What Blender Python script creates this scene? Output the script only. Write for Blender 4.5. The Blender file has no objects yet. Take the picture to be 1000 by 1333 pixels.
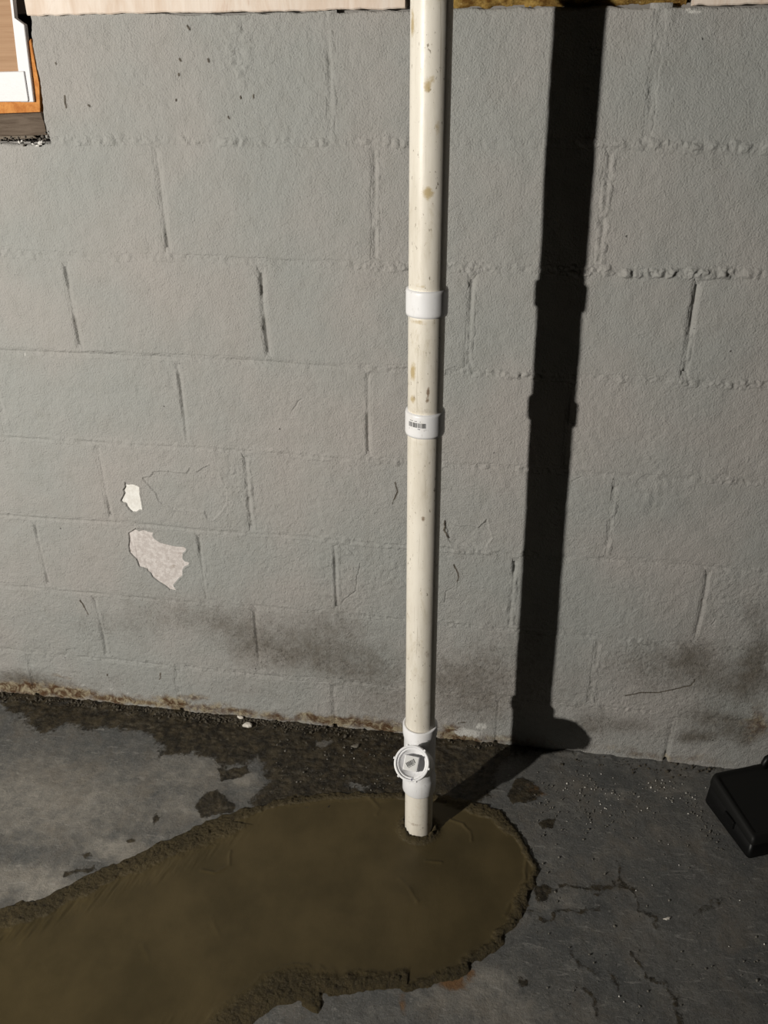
import bpy, bmesh, math, random
import numpy as np
from mathutils import Vector, Matrix

# ------------------------------------------------------------------ camera
scene = bpy.context.scene
COL = scene.collection
IMG_W, IMG_H, F_PX = 1000, 1333, 1133.17
PITCH, YAW, ROLL = 0.4968, 0.1603, -0.00848
EYE = np.array([0.67237, -1.61897, 1.51407])
_f = np.array([-math.sin(YAW)*math.cos(PITCH), math.cos(YAW)*math.cos(PITCH), -math.sin(PITCH)])
_r = np.array([math.cos(YAW), math.sin(YAW), 0.0])
_u = np.cross(_r, _f)
RIGHT = math.cos(ROLL)*_r + math.sin(ROLL)*_u
UP = np.cross(RIGHT, _f)
cam = bpy.data.cameras.new('camera')
cam.sensor_fit = 'VERTICAL'; cam.sensor_height = 36.0; cam.sensor_width = 27.0
cam.lens = F_PX/IMG_H*36.0; cam.clip_start = 0.02
cam_ob = bpy.data.objects.new('camera', cam); COL.objects.link(cam_ob)
M3 = Matrix((RIGHT, UP, -_f)).transposed()
cam_ob.matrix_world = Matrix.Translation(Vector(EYE)) @ M3.to_4x4()
scene.camera = cam_ob

# ------------------------------------------------------------------ light and exposure
world = bpy.data.worlds.new('dark_basement'); scene.world = world; world.use_nodes = True
world.node_tree.nodes['Background'].inputs[0].default_value = (0.9, 0.8, 0.6, 1)
world.node_tree.nodes['Background'].inputs[1].default_value = 0.0004
lamp = bpy.data.lights.new('work_lamp', 'SPOT')
lamp.energy = 485; lamp.color = (1.0, 0.955, 0.875); lamp.shadow_soft_size = 0.03
lamp.spot_size = math.radians(92); lamp.spot_blend = 1.0
lamp_ob = bpy.data.objects.new('work_lamp', lamp); COL.objects.link(lamp_ob)
LAMP = Vector((-1.495, -2.654, 1.63)); lamp_ob.location = LAMP
AIM = Vector((-0.12, 0.0, 0.95))
lamp_ob.rotation_euler = (AIM-LAMP).to_track_quat('-Z', 'Y').to_euler()
vs = scene.view_settings
vs.view_transform = 'Standard'; vs.look = 'None'; vs.gamma = 1.0; vs.use_curve_mapping = False
vs.exposure = 0.0

# ------------------------------------------------------------------ measuring helpers (photo pixel -> point on a plane)
def _ray(px):
    px = np.atleast_2d(np.array(px, float))
    return _f + ((px[:, :1]-IMG_W/2)/F_PX)*RIGHT - ((px[:, 1:]-IMG_H/2)/F_PX)*UP
def on_wall(px, y=0.0):
    d = _ray(px); t = (y-EYE[1])/d[:, 1]; return (EYE + d*t[:, None])[:, [0, 2]]
def on_floor(px, z=0.0):
    d = _ray(px); t = (z-EYE[2])/d[:, 2]; return (EYE + d*t[:, None])[:, :2]

# ------------------------------------------------------------------ numpy noise
def _hash(ix, iy, seed):
    h = (ix.astype(np.int64)*374761393 + iy.astype(np.int64)*668265263 + seed*1442695041) & 0xFFFFFFFF
    h = ((h ^ (h >> 13))*1274126177) & 0xFFFFFFFF
    return ((h ^ (h >> 16)) & 0xFFFF)/65535.0
def vnoise(x, y, seed=0):
    x = np.asarray(x, float); y = np.asarray(y, float); x, y = np.broadcast_arrays(x, y)
    ix = np.floor(x); iy = np.floor(y); fx = x-ix; fy = y-iy
    fx = fx*fx*fx*(fx*(fx*6-15)+10); fy = fy*fy*fy*(fy*(fy*6-15)+10)
    a = _hash(ix, iy, seed); b = _hash(ix+1, iy, seed); c = _hash(ix, iy+1, seed); d = _hash(ix+1, iy+1, seed)
    return (a+(b-a)*fx)*(1-fy) + (c+(d-c)*fx)*fy
def fbm(x, y, seed=0, oct=4):                       # roughly -1..1
    s = 0; a = 1.0; t = 0
    for k in range(oct):
        c, n = math.cos(k*1.1), math.sin(k*1.1)
        s = s + a*(vnoise((x*c-y*n)*2**k, (x*n+y*c)*2**k, seed+17*k)*2-1); t += a; a *= 0.5
    return s/t*1.5
def smooth(a, b, x):
    t = np.clip((x-a)/(b-a), 0, 1); return t*t*(3-2*t)
def poly_sdf(P, x, y):                              # negative inside
    P = np.asarray(P, float); n = len(P); d = np.full(x.shape, 1e9); ins = np.zeros(x.shape, bool)
    for i in range(n):
        a = P[i]; b = P[(i+1) % n]; e = b-a
        wx = x-a[0]; wy = y-a[1]; t = np.clip((wx*e[0]+wy*e[1])/max(e@e, 1e-12), 0, 1)
        d = np.minimum(d, (wx-e[0]*t)**2+(wy-e[1]*t)**2)
        c = (a[1] > y) != (b[1] > y)
        with np.errstate(divide='ignore', invalid='ignore'):
            xi = a[0]+(y-a[1])*e[0]/(e[1] if e[1] else 1e-12)
        ins ^= c & (x < xi)
    d = np.sqrt(d); return np.where(ins, -d, d)
def line_dist(P, x, y):
    P = np.asarray(P, float); d = np.full(x.shape, 1e9)
    for a, b in zip(P[:-1], P[1:]):
        e = b-a; t = np.clip(((x-a[0])*e[0]+(y-a[1])*e[1])/max(e@e, 1e-12), 0, 1)
        d = np.minimum(d, (x-a[0]-e[0]*t)**2+(y-a[1]-e[1]*t)**2)
    return np.sqrt(d)

# ------------------------------------------------------------------ object helpers
def link(name, me, mat=None, parent=None, loc=(0, 0, 0)):
    o = bpy.data.objects.new(name, me); COL.objects.link(o); o.location = loc
    if mat is not None and me is not None and not me.materials: me.materials.append(mat)
    if parent is not None: o.parent = parent
    return o
def empty(name, loc=(0, 0, 0), rz=0.0):
    o = bpy.data.objects.new(name, None); COL.objects.link(o); o.location = loc; o.rotation_euler = (0, 0, rz)
    o.empty_display_size = 0.05; return o
def tag(o, label=None, cat=None, group=None, kind=None):
    if label: o['label'] = label
    if cat: o['category'] = cat
    if group: o['group'] = group
    if kind: o['kind'] = kind
    return o
def mesh_np(name, V, Fc, attrs=None, smooth_=True):
    me = bpy.data.meshes.new(name)
    V = np.asarray(V, np.float32); Fc = np.asarray(Fc, np.int32)
    me.vertices.add(len(V)); me.vertices.foreach_set('co', V.ravel())
    k = Fc.shape[1]; me.loops.add(Fc.size); me.loops.foreach_set('vertex_index', Fc.ravel())
    me.polygons.add(len(Fc)); me.polygons.foreach_set('loop_start', np.arange(0, Fc.size, k, dtype=np.int32))
    me.polygons.foreach_set('loop_total', np.full(len(Fc), k, np.int32))
    me.polygons.foreach_set('use_smooth', np.full(len(Fc), smooth_))
    for an, A in (attrs or {}).items():
        at = me.attributes.new(an, 'FLOAT_COLOR', 'POINT')
        at.data.foreach_set('color', np.concatenate([A, np.ones((len(A), 1))], 1).astype(np.float32).ravel())
    me.update(); me.validate(); return me
def grid_faces(nu, nv, keep=None):                  # vertex index = i*nv + j
    i, j = np.meshgrid(np.arange(nu-1), np.arange(nv-1), indexing='ij')
    a = (i*nv+j); Fq = np.stack([a, a+nv, a+nv+1, a+1], -1).reshape(-1, 4)
    return Fq if keep is None else Fq[keep.reshape(-1)]
def bm_mesh(name, bm, smooth_=True):
    bmesh.ops.recalc_face_normals(bm, faces=bm.faces)
    me = bpy.data.meshes.new(name); bm.to_mesh(me); bm.free()
    for p in me.polygons: p.use_smooth = smooth_
    return me
def lathe(bm, prof, seg=64, mat=None):              # closed profile loop of (r, z) about z
    rings = []
    for r, z in prof:
        rings.append([bm.verts.new((r*math.cos(2*math.pi*k/seg), r*math.sin(2*math.pi*k/seg), z)) for k in range(seg)])
    for a in range(len(prof)):
        b = (a+1) % len(prof)
        for k in range(seg):
            bm.faces.new((rings[a][k], rings[a][(k+1) % seg], rings[b][(k+1) % seg], rings[b][k]))
    if mat is not None:
        for rg in rings:
            for v in rg: v.co = mat @ v.co
def box(bm, x0, x1, y0, y1, z0, z1, bev=0.0, seg=2):
    r = bmesh.ops.create_cube(bm, size=1.0)
    for v in r['verts']:
        v.co = Vector(((x0+x1)/2+v.co.x*(x1-x0), (y0+y1)/2+v.co.y*(y1-y0), (z0+z1)/2+v.co.z*(z1-z0)))
    if bev:
        ed = list({e for v in r['verts'] for e in v.link_edges})
        bmesh.ops.bevel(bm, geom=ed, offset=bev, segments=seg, affect='EDGES', profile=0.5)

# ------------------------------------------------------------------ material helper
class Mat:
    def __init__(s, name, rough=0.6, spec=0.3):
        s.m = bpy.data.materials.new(name); s.m.use_nodes = True; s.t = s.m.node_tree
        s.b = s.t.nodes['Principled BSDF']; s.b.inputs['Roughness'].default_value = rough
        s.b.inputs['Specular IOR Level'].default_value = spec
        s.pos = s.t.nodes.new('ShaderNodeNewGeometry').outputs['Position']
    def n(s, typ, **kw):
        nd = s.t.nodes.new(typ)
        for k, v in kw.items(): setattr(nd, k, v)
        return nd
    def put(s, sock, v):
        if isinstance(v, bpy.types.NodeSocket): s.t.links.new(v, sock)
        elif isinstance(v, tuple) and len(v) == 3 and sock.type == 'RGBA': sock.default_value = (*v, 1)
        else: sock.default_value = v
    def noise(s, scale, detail=4, rough=0.55, vec=None, stretch=None, dist=0.0):
        nd = s.n('ShaderNodeTexNoise'); v = vec or s.pos
        if stretch:
            mp = s.n('ShaderNodeMapping'); mp.inputs['Scale'].default_value = stretch; s.t.links.new(v, mp.inputs[0]); v = mp.outputs[0]
        s.t.links.new(v, nd.inputs['Vector']); nd.inputs['Scale'].default_value = scale
        nd.inputs['Detail'].default_value = detail; nd.inputs['Roughness'].default_value = rough; nd.inputs['Distortion'].default_value = dist
        return nd.outputs['Fac']
    def voro(s, scale, feature='F1'):
        nd = s.n('ShaderNodeTexVoronoi', feature=feature); s.t.links.new(s.pos, nd.inputs['Vector']); nd.inputs['Scale'].default_value = scale
        return nd.outputs['Distance']
    def math(s, op, a, b=0.0, clamp=False):
        nd = s.n('ShaderNodeMath', operation=op, use_clamp=clamp); s.put(nd.inputs[0], a); s.put(nd.inputs[1], b); return nd.outputs[0]
    def ramp(s, v, a, b):                            # smooth 0..1
        nd = s.n('ShaderNodeMapRange', interpolation_type='SMOOTHSTEP'); s.put(nd.inputs[0], v)
        nd.inputs[1].default_value = a; nd.inputs[2].default_value = b; return nd.outputs[0]
    def mix(s, f, a, b, mode='MIX'):
        nd = s.n('ShaderNodeMix', data_type='RGBA', blend_type=mode); s.put(nd.inputs[0], f); s.put(nd.inputs[6], a); s.put(nd.inputs[7], b); return nd.outputs[2]
    def attr(s, name):
        nd = s.n('ShaderNodeAttribute', attribute_name=name); sp = s.n('ShaderNodeSeparateColor'); s.t.links.new(nd.outputs['Color'], sp.inputs[0])
        return sp.outputs[0], sp.outputs[1], sp.outputs[2]
    def bump(s, h, dist, strength=1.0, prev=None):
        nd = s.n('ShaderNodeBump'); s.put(nd.inputs['Height'], h); nd.inputs['Distance'].default_value = dist; nd.inputs['Strength'].default_value = strength
        if prev is not None: s.t.links.new(prev, nd.inputs['Normal'])
        s.last = nd.outputs[0]; return s.last
    def done(s, color, rough=None, normal=None):
        s.put(s.b.inputs['Base Color'], color)
        if rough is not None: s.put(s.b.inputs['Roughness'], rough)
        if normal is not None: s.t.links.new(normal, s.b.inputs['Normal'])
        return s.m
def plain(name, col, var=0.12, rough=0.6, spec=0.3, scale=40, bump=0.0005, stretch=None):
    m = Mat(name, rough, spec); f = m.noise(scale, 5, 0.6, stretch=stretch)
    c = m.mix(f, tuple(x*(1-var) for x in col), tuple(min(1, x*(1+var)) for x in col))
    return m.done(c, None, m.bump(m.noise(scale*4, 4, 0.6, stretch=stretch), bump, 0.6) if bump else None)

# --- wall paint: grey masonry paint, dampness and painted crack shade (R), rust and efflorescence (G), white scuffs (B)
def make_wall_paint():
    m = Mat('grey_masonry_paint', 0.7, 0.14)
    R, G, B = m.attr('stain')
    big = m.noise(3.2, 3, 0.5); mid = m.noise(22, 5, 0.6); fine = m.noise(140, 4, 0.65)
    base = m.mix(m.ramp(big, 0.35, 0.68), (0.345, 0.350, 0.335), (0.385, 0.365, 0.345))
    base = m.mix(m.math('MULTIPLY', m.ramp(mid, 0.42, 0.75), 0.30), base, (0.30, 0.295, 0.27))
    damp_and_shade = m.ramp(m.math('ADD', R, m.math('MULTIPLY', m.math('SUBTRACT', m.noise(30, 6, 0.7), 0.5), 0.9)), 0.12, 1.0)
    base = m.mix(damp_and_shade, base, m.mix(m.noise(50, 5, 0.7), (0.085, 0.075, 0.058), (0.19, 0.165, 0.135)))
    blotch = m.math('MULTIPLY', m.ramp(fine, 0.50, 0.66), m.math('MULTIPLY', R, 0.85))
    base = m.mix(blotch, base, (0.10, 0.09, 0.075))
    rust = m.ramp(m.math('ADD', m.math('MULTIPLY', G, 1.45), m.math('MULTIPLY', m.math('SUBTRACT', m.noise(45, 6, 0.75), 0.5), 1.1)), 0.25, 0.95)
    base = m.mix(rust, base, m.mix(m.ramp(m.noise(42, 7, 0.75, dist=0.8), 0.42, 0.62), (0.10, 0.055, 0.028), (0.37, 0.315, 0.215)))
    wh = m.ramp(m.math('ADD', B, m.math('MULTIPLY', m.math('SUBTRACT', m.noise(160, 4, 0.7), 0.5), 1.2)), 0.35, 0.75)
    base = m.mix(wh, base, (0.62, 0.61, 0.58))
    pit = m.ramp(m.voro(24), 0.050, 0.030)           # sparse pinholes
    pit = m.math('MULTIPLY', pit, m.ramp(m.noise(7, 2), 0.53, 0.58))
    base = m.mix(m.math('MULTIPLY', pit, 0.75), base, (0.05, 0.045, 0.04))
    nrm = m.bump(m.noise(300, 3, 0.7), 0.0026, 0.95)
    nrm = m.bump(m.noise(75, 4, 0.6), 0.0016, 0.5, nrm)
    sx = m.n('ShaderNodeSeparateXYZ'); m.t.links.new(m.pos, sx.inputs[0])
    rough = m.math('ADD', m.math('MULTIPLY', m.ramp(sx.outputs[2], 0.85, 0.15), 0.55), m.math('ADD', m.math('MULTIPLY', R, 0.5), 0.10))
    nrm = m.bump(m.math('MULTIPLY', m.noise(115, 6, 0.72), rough), 0.0075, 0.75, nrm)
    nrm = m.bump(m.math('MULTIPLY', pit, -1.0), 0.002, 0.9, nrm)
    return m.done(base, None, nrm)
PAINT = make_wall_paint()

# ------------------------------------------------------------------ the block wall
BED = [-0.06, 0.147, 0.347, 0.547, 0.747, 0.947, 1.147, 1.357, 1.562]
HEADS = [[-0.92, -0.517, -0.117, 0.283, 0.683, 1.083, 1.483, 1.80],
         [-0.92, -0.70, -0.30, 0.10, 0.495, 0.891, 1.29, 1.69, 1.80],
         [-0.92, -0.81, -0.413, -0.016, 0.30, 0.694, 1.094, 1.49, 1.80],
         [-0.92, -0.62, -0.221, 0.112, 0.49, 0.883, 1.28, 1.68, 1.80],
         [-0.92, -0.83, -0.43, -0.015, 0.38, 0.78, 1.18, 1.58, 1.80],
         [-0.92, -0.62, -0.221, 0.178, 0.578, 0.979, 1.38, 1.80],
         [-0.92, -0.80, -0.40, -0.003, 0.40, 0.804, 1.20, 1.60, 1.80],
         [-0.205, 0.322, 0.857, 1.25, 1.65, 1.80]]
def head_x(x, z): return x + 0.004*(vnoise(z*9+x*31, x*13, 5)-0.5)
def bed_z(x, k): return BED[k] + 0.006*(vnoise(x*5+k*7.3, k*3.1, 6)-0.5)

# stains on the wall, as soft spots: (pixel u, v, radius u, radius v, amount) measured from the photograph, kept as wall coordinates
def spots(L, f):
    out = []
    for u, v, ru, rv, a in L:
        c = f([(u, v)])[0]; e = f([(u+ru, v)])[0]; g = f([(u, v+rv)])[0]
        out.append((c[0], c[1], abs(e[0]-c[0]), max(1e-4, abs(g[1]-c[1])), a))
    return out
DAMP = spots([(285, 805, 70, 26, .55), (190, 800, 50, 30, .35), (430, 815, 60, 30, .55), (390, 850, 75, 28, .75), (480, 870, 60, 30, .6), (320, 840, 40, 30, .5), (500, 920, 60, 30, .5),
              (585, 880, 40, 30, .55), (640, 870, 45, 45, .6), (620, 920, 60, 30, .55), (600, 725, 14, 12, .35), (840, 880, 60, 28, .45), (900, 855, 40, 30, .8), (985, 860, 22, 40, .9), (955, 890, 60, 32, .75),
              (930, 935, 60, 14, .7), (960, 955, 45, 18, .8), (905, 960, 26, 10, .95), (820, 945, 50, 14, .6), (770, 940, 30, 20, .5), (985, 800, 20, 30, .5), (830, 850, 40, 20, .35),
              (20, 880, 45, 12, .75), (60, 890, 60, 12, .5), (150, 885, 60, 14, .3), (130, 815, 60, 20, .3), (700, 840, 20, 60, .4), (740, 890, 30, 40, .35), (330, 900, 80, 18, .3), (60, 845, 60, 12, .25)], on_wall)
RUST = spots([(40, 898, 130, 14, .62), (260, 922, 150, 11, .52), (480, 944, 140, 11, .60), (650, 964, 80, 9, .48), (860, 984, 140, 9, .38), (20, 893, 55, 8, .8), (85, 902, 45, 7, .9), (150, 912, 60, 7, .7), (225, 914, 22, 9, 1.0), (190, 917, 40, 5, .7), (310, 925, 40, 8, .6), (430, 938, 60, 7, .8), (500, 948, 40, 6, .9),
              (600, 960, 40, 8, .9), (590, 950, 18, 8, .7), (80, 880, 20, 4, .4), (985, 940, 20, 30, .5), (245, 906, 30, 6, .5), (700, 965, 60, 6, .35), (270, 920, 40, 7, .55), (360, 932, 40, 6, .6)], on_wall)
WHITE = spots([(612, 953, 22, 5, .9), (628, 946, 10, 6, .9), (105, 893, 10, 3, .5), (145, 897, 9, 3, .6), (165, 905, 8, 2, .6), (210, 905, 6, 2, .5), (903, 13, 12, 3, 1.2), (612, 100, 13, 7, .42), (290, 920, 10, 3, .5), (33, 461, 2, 2, .9), (318, 935, 9, 3, .5)], on_wall)
def stain_at(x, z):
    A = np.zeros((x.size, 3)); X = x.ravel(); Z = z.ravel()
    wx = X + 0.012*fbm(X*22, Z*22, 31); wz = Z + 0.010*fbm(X*24, Z*24, 32)
    for c, L in enumerate((DAMP, RUST, WHITE)):
        for (sx, sz, rx, rz, a) in L:
            A[:, c] = np.maximum(A[:, c], a*np.exp(-((wx-sx)/rx)**2-((wz-sz)/rz)**2)) if c else 1-(1-A[:, c])*(1-np.clip(a*.8*np.exp(-((wx-sx)/rx)**2-((wz-sz)/rz)**2), 0, 1))
    for c in HOLLOW_SHADE:  # crack and pit shade painted dark into the first stain channel
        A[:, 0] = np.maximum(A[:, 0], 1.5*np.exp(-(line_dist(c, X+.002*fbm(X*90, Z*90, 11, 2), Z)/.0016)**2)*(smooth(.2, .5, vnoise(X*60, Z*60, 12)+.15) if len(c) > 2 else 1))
    return A
HOLLOW_SHADE = [on_wall(c) for c in ([(815, 906), (835, 902), (858, 902), (885, 896), (900, 892), (905, 885)], [(515, 628), (517, 640), (511, 655)], [(579, 678), (578, 690), (584, 700)], [(85, 125), (85, 140)], [(105, 782), (110, 792), (115, 800)], [(592, 735), (597, 750), (594, 762)], [(597, 941), (606, 941)], [(140, 878), (141, 882)], [(208, 876), (209, 884)], [(244, 34), (246, 38)], [(235, 77), (236, 79)], [(233, 96), (233, 98)], [(272, 77), (273, 80)], [(313, 126), (314, 128)], [(330, 124), (330, 127)], [(115, 137), (116, 138)], [(297, 152), (298, 154)], [(230, 130), (230, 131)], [(73, 82), (74, 83)])]

# paint losses: three outlines on the wall
def Q(pts): return on_wall([(140+a/5.0, 590+b/5.0) for a, b in pts])
PEEL_SMALL = Q([(112, 186), (125, 207), (160, 203), (188, 212), (205, 222), (206, 270), (214, 305), (220, 340), (224, 374), (204, 371), (183, 386), (160, 384), (140, 366), (124, 346), (118, 328), (95, 322), (84, 310), (96, 288), (110, 262), (102, 240), (114, 220)])
PEEL_LARGE = Q([(185, 490), (235, 492), (285, 494), (294, 510), (288, 540), (302, 560), (340, 585), (400, 602), (452, 612), (490, 612), (508, 628), (500, 645), (484, 655), (484, 690), (500, 708), (528, 714), (522, 732), (496, 744), (484, 762), (484, 800), (460, 818), (444, 838), (424, 860), (440, 884), (446, 896), (404, 886), (372, 860), (330, 836), (292, 806), (280, 780), (262, 768), (256, 754), (208, 738), (190, 690), (146, 648), (138, 610), (142, 570), (136, 522), (160, 508)])
FLAKE = Q([(222, 160), (280, 152), (292, 122), (360, 116), (440, 126), (510, 130), (535, 95), (575, 125), (630, 90), (665, 78), (720, 125), (736, 180), (774, 245), (775, 330), (740, 380), (690, 435), (650, 428), (628, 380), (560, 376), (430, 366), (390, 345), (335, 320), (315, 265), (270, 215)])
FLAKE2 = on_wall([(579, 678), (598, 685), (612, 684), (622, 688), (634, 676), (640, 700), (628, 720), (608, 712), (585, 706), (583, 695)])
CRACKS = [on_wall(c) for c in ([(592, 735), (597, 750), (594, 762), (582, 770), (578, 785)], [(815, 906), (835, 902), (858, 902), (885, 896), (900, 892), (905, 885)], [(420, 690), (450, 712), (470, 730), (462, 770), (445, 785)],
          [(105, 780), (110, 792), (115, 800)], [(515, 628), (517, 640), (511, 655)], [(925, 815), (935, 803), (945, 800)], [(85, 125), (85, 140)], [(745, 626), (765, 617), (790, 615)], [(230, 508), (215, 503)], [(380, 535), (392, 520)])]
ROUGHS = spots([(310, 55, 22, 40, 1.0), (310, 90, 14, 30, .6), (850, 640, 40, 30, .7), (940, 622, 50, 14, .5), (480, 745, 60, 45, .45), (300, 640, 25, 45, .6), (120, 185, 50, 8, .7), (390, 735, 60, 40, .35), (950, 790, 60, 50, .45), (830, 780, 60, 50, .5),
                (700, 420, 40, 30, .1), (905, 352, 22, 8, 1.3), (888, 494, 14, 8, 1.1), (428, 100, 14, 60, .45), (790, 230, 12, 40, .5), (420, 850, 90, 30, .4), (840, 870, 80, 30, .35), (645, 870, 40, 60, .5)], on_wall)
def wall_h(x, z, fine=False):                        # outward (toward the room) relief in metres
    h = 0.0016*fbm(x*6, z*6, 1, 3) + 0.0007*fbm(x*28, z*28, 2, 3) + 0.0004*fbm(x*95, z*95, 3, 2)
    for (sx, sz, rx, rz, a) in ROUGHS:
        w = a*np.exp(-((x-sx)/rx)**2-((z-sz)/rz)**2)
        h = h + w*0.0032*np.abs(fbm(x*60, z*60, 4, 4))
    low = smooth(0.45, 0.05, z)
    h = h + low*0.0007*fbm(x*130, z*130, 8, 3)
    if fine:
        for P, dep in ((PEEL_SMALL, 0.0055), (PEEL_LARGE, 0.0055), (FLAKE, 0.0017), (FLAKE2, 0.0020)):
            sd = poly_sdf(P, x, z)
            dj = sd + (0.0012*fbm(x*160, z*160, 9, 2) if P is not PEEL_SMALL and P is not PEEL_LARGE else 0)
            lip = 0.0009 if dep > .004 else 0.0006
            h = h - dep*smooth(0.0005, -0.0008, dj) + lip*np.exp(-((dj-0.002)/0.002)**2)
        for c in CRACKS:
            d = line_dist(c, x+0.002*fbm(x*90, z*90, 11, 2), z)
            h = h - 0.0026*np.exp(-(d/0.0009)**2)*smooth(.15, .5, vnoise(x*60, z*60, 12)+.1)
    return h

wall = empty('wall_back'); tag(wall, kind='structure')
FINE_BOXES = [(P[:, 0].min()-.01, P[:, 0].max()+.01, P[:, 1].min()-.01, P[:, 1].max()+.01) for P in [PEEL_SMALL, PEEL_LARGE, FLAKE, FLAKE2]+CRACKS]
for k in range(len(BED)-1):
    hs = HEADS[k]
    for a, b in zip(hs[:-1], hs[1:]):
        if k == 7 and a < -0.2: pass
        z0, z1 = BED[k], BED[k+1]
        fine = any(f0 < b and f1 > a and f2 < z1 and f3 > z0 for f0, f1, f2, f3 in FINE_BOXES)
        seen = b > -0.66 and a < 1.36
        edge_cell = 0.006
        cell = (0.0014 if fine else 0.0034) if seen else edge_cell
        nu = max(4, int((b-a)/cell)); nv = max(4, int((z1-z0)/cell))
        U, Vv = np.meshgrid(np.linspace(0, 1, nu), np.linspace(0, 1, nv), indexing='ij')
        g = 0.0042
        xa = a + (b-a)*U; zz = z0 + (z1-z0)*Vv
        gl = g + 0.003*(vnoise(zz*60, a*50, 21)-0.3); gr = g + 0.003*(vnoise(zz*60, b*50, 22)-0.3)
        gb = g + 0.003*(vnoise(xa*50, k*9.0, 23)-0.3); gt = g + 0.003*(vnoise(xa*50, k*9.0+4, 24)-0.3)
        XL = head_x(a, zz)+gl; XR = head_x(b, zz)-gr
        if k == 7 and a < -0.2:                       # jagged edge beside the window
            XL = a + 0.004*fbm(zz*25, zz*0+1, 41) - 0.010*smooth(1.45, 1.36, zz)
        ZB = bed_z(xa, k)+gb; ZT = bed_z(xa, k+1)-gt
        x = XL + (XR-XL)*U; z = ZB + (ZT-ZB)*Vv
        e = np.minimum(np.minimum(x-XL, XR-x), np.minimum(z-ZB, ZT-z))
        rr = 0.003
        t = np.clip(1-e/rr, 0, 1); drop = 0.0022*(1-np.sqrt(np.clip(1-t*t, 0, 1)))
        rng = random.Random(k*100+int(a*50)); off = rng.uniform(-.0007, .0007)
        tx = rng.uniform(-.003, .003); tz = rng.uniform(-.003, .003)
        cx, cz = (a+b)/2, (z0+z1)/2
        y = -(wall_h(x, z, fine) + off + tx*(x-cx) + tz*(z-cz) - drop)
        V = np.stack([x-cx, y, z-cz], -1).reshape(-1, 3)
        Fq = grid_faces(nu, nv)
        # skirt round the rim going back into the wall
        rim = np.concatenate([np.arange(nu)*nv, (nu-1)*nv+np.arange(1, nv), (nu-2-np.arange(nu-1))*nv+nv-1, nv-2-np.arange(nv-2)])
        Vr = V[rim].copy(); Vr[:, 1] = 0.03
        n0 = len(V); m_ = len(rim); ii = np.arange(m_); jj = (ii+1) % m_
        Fs = np.stack([rim[jj], rim[ii], n0+ii, n0+jj], -1)
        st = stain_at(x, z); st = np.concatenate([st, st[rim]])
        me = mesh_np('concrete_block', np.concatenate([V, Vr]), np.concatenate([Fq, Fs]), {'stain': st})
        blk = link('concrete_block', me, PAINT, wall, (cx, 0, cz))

# mortar: painted-over joints as lumpy strips between the blocks
def lumpiness_bed(x, k):
    table = {1: (.25, .25, .30, .55), 2: (.12, .3, .5, .45), 3: (.15, .3, .45, .4), 4: (.15, .35, .4, .35), 5: (.12, .15, .65, .95), 6: (.3, .35, 1.0, 1.35), 7: (.45, .55, .35, .8)}
    tb = table.get(k, (.2, .2, .2, .2)); return np.interp(x, [-0.2, 0.2, 0.6, 0.9], tb)
def groove_bed(x, k):
    tb = {1: (.35, .35, .25, .35), 2: (.4, .3, .25, .2), 3: (.4, .3, .35, .3), 4: (.35, .35, .3, .2), 5: (.55, .5, .2, .15), 6: (.15, .12, .1, .15), 7: (.15, .1, .1, .1)}.get(k, (.3, .3, .3, .3))
    return np.interp(x, [-0.2, 0.2, 0.6, 0.9], tb)
def mortar_h(s, t, lump, groove, seed, horizontal):
    n = fbm(s*55, t*62, seed, 4); n2 = vnoise(s*17, t*0+seed, seed+3)
    presence = smooth(.30, .75, vnoise(s*9, t*0+.5, seed+5)+.15)
    up = np.abs(n)*0.0062*lump*(0.25+presence)*np.exp(-(t/0.011)**2)
    if not horizontal: up = (0.35+fbm(s*32, t*45, seed+2, 4)+0.5*fbm(s*120, t*120, seed+4, 2))*0.0022*lump*np.exp(-((t-0.003)/0.010)**2)
    gw = 0.0030+0.0012*n2
    gv = groove*(0.35+0.9*smooth(.25, .6, n2))*0.0048*np.exp(-((t-0.001*(n2-.5))/gw)**2)
    return -0.0004 - 0.0024*smooth(0.006, 0.02, np.abs(t)) + 0.0006*fbm(s*80, t*80, seed+9, 2) + up - gv
def mortar_strip(name, horizontal, k, a, b, lump, groove, seed, half=0.02):
    c = 0.0018; nu = int(abs(b-a)/c)+2; nv = int(2*half/c)+1
    S, T = np.meshgrid(np.linspace(a, b, nu), np.linspace(-half, half, nv), indexing='ij')
    if horizontal:
        x = S; z = bed_z(S, k)+T; L = lumpiness_bed(S, k)*lump; G = groove_bed(S, k)*groove
    else:
        z = S; x = head_x(k, S)+T; L = lump+0*S; G = groove+0*S
    hh = mortar_h(S, T, L, G, seed, horizontal) + wall_h(x, z)
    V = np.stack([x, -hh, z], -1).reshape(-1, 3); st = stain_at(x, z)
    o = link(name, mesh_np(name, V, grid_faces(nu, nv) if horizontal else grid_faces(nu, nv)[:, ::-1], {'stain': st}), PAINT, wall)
    o['kind'] = 'stuff'; return o
for k in range(1, 8):
    mortar_strip('mortar_joint', True, k, -0.915 if k < 7 else -0.205, 1.795, 1.0, 1.0, 100+k)
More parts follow.
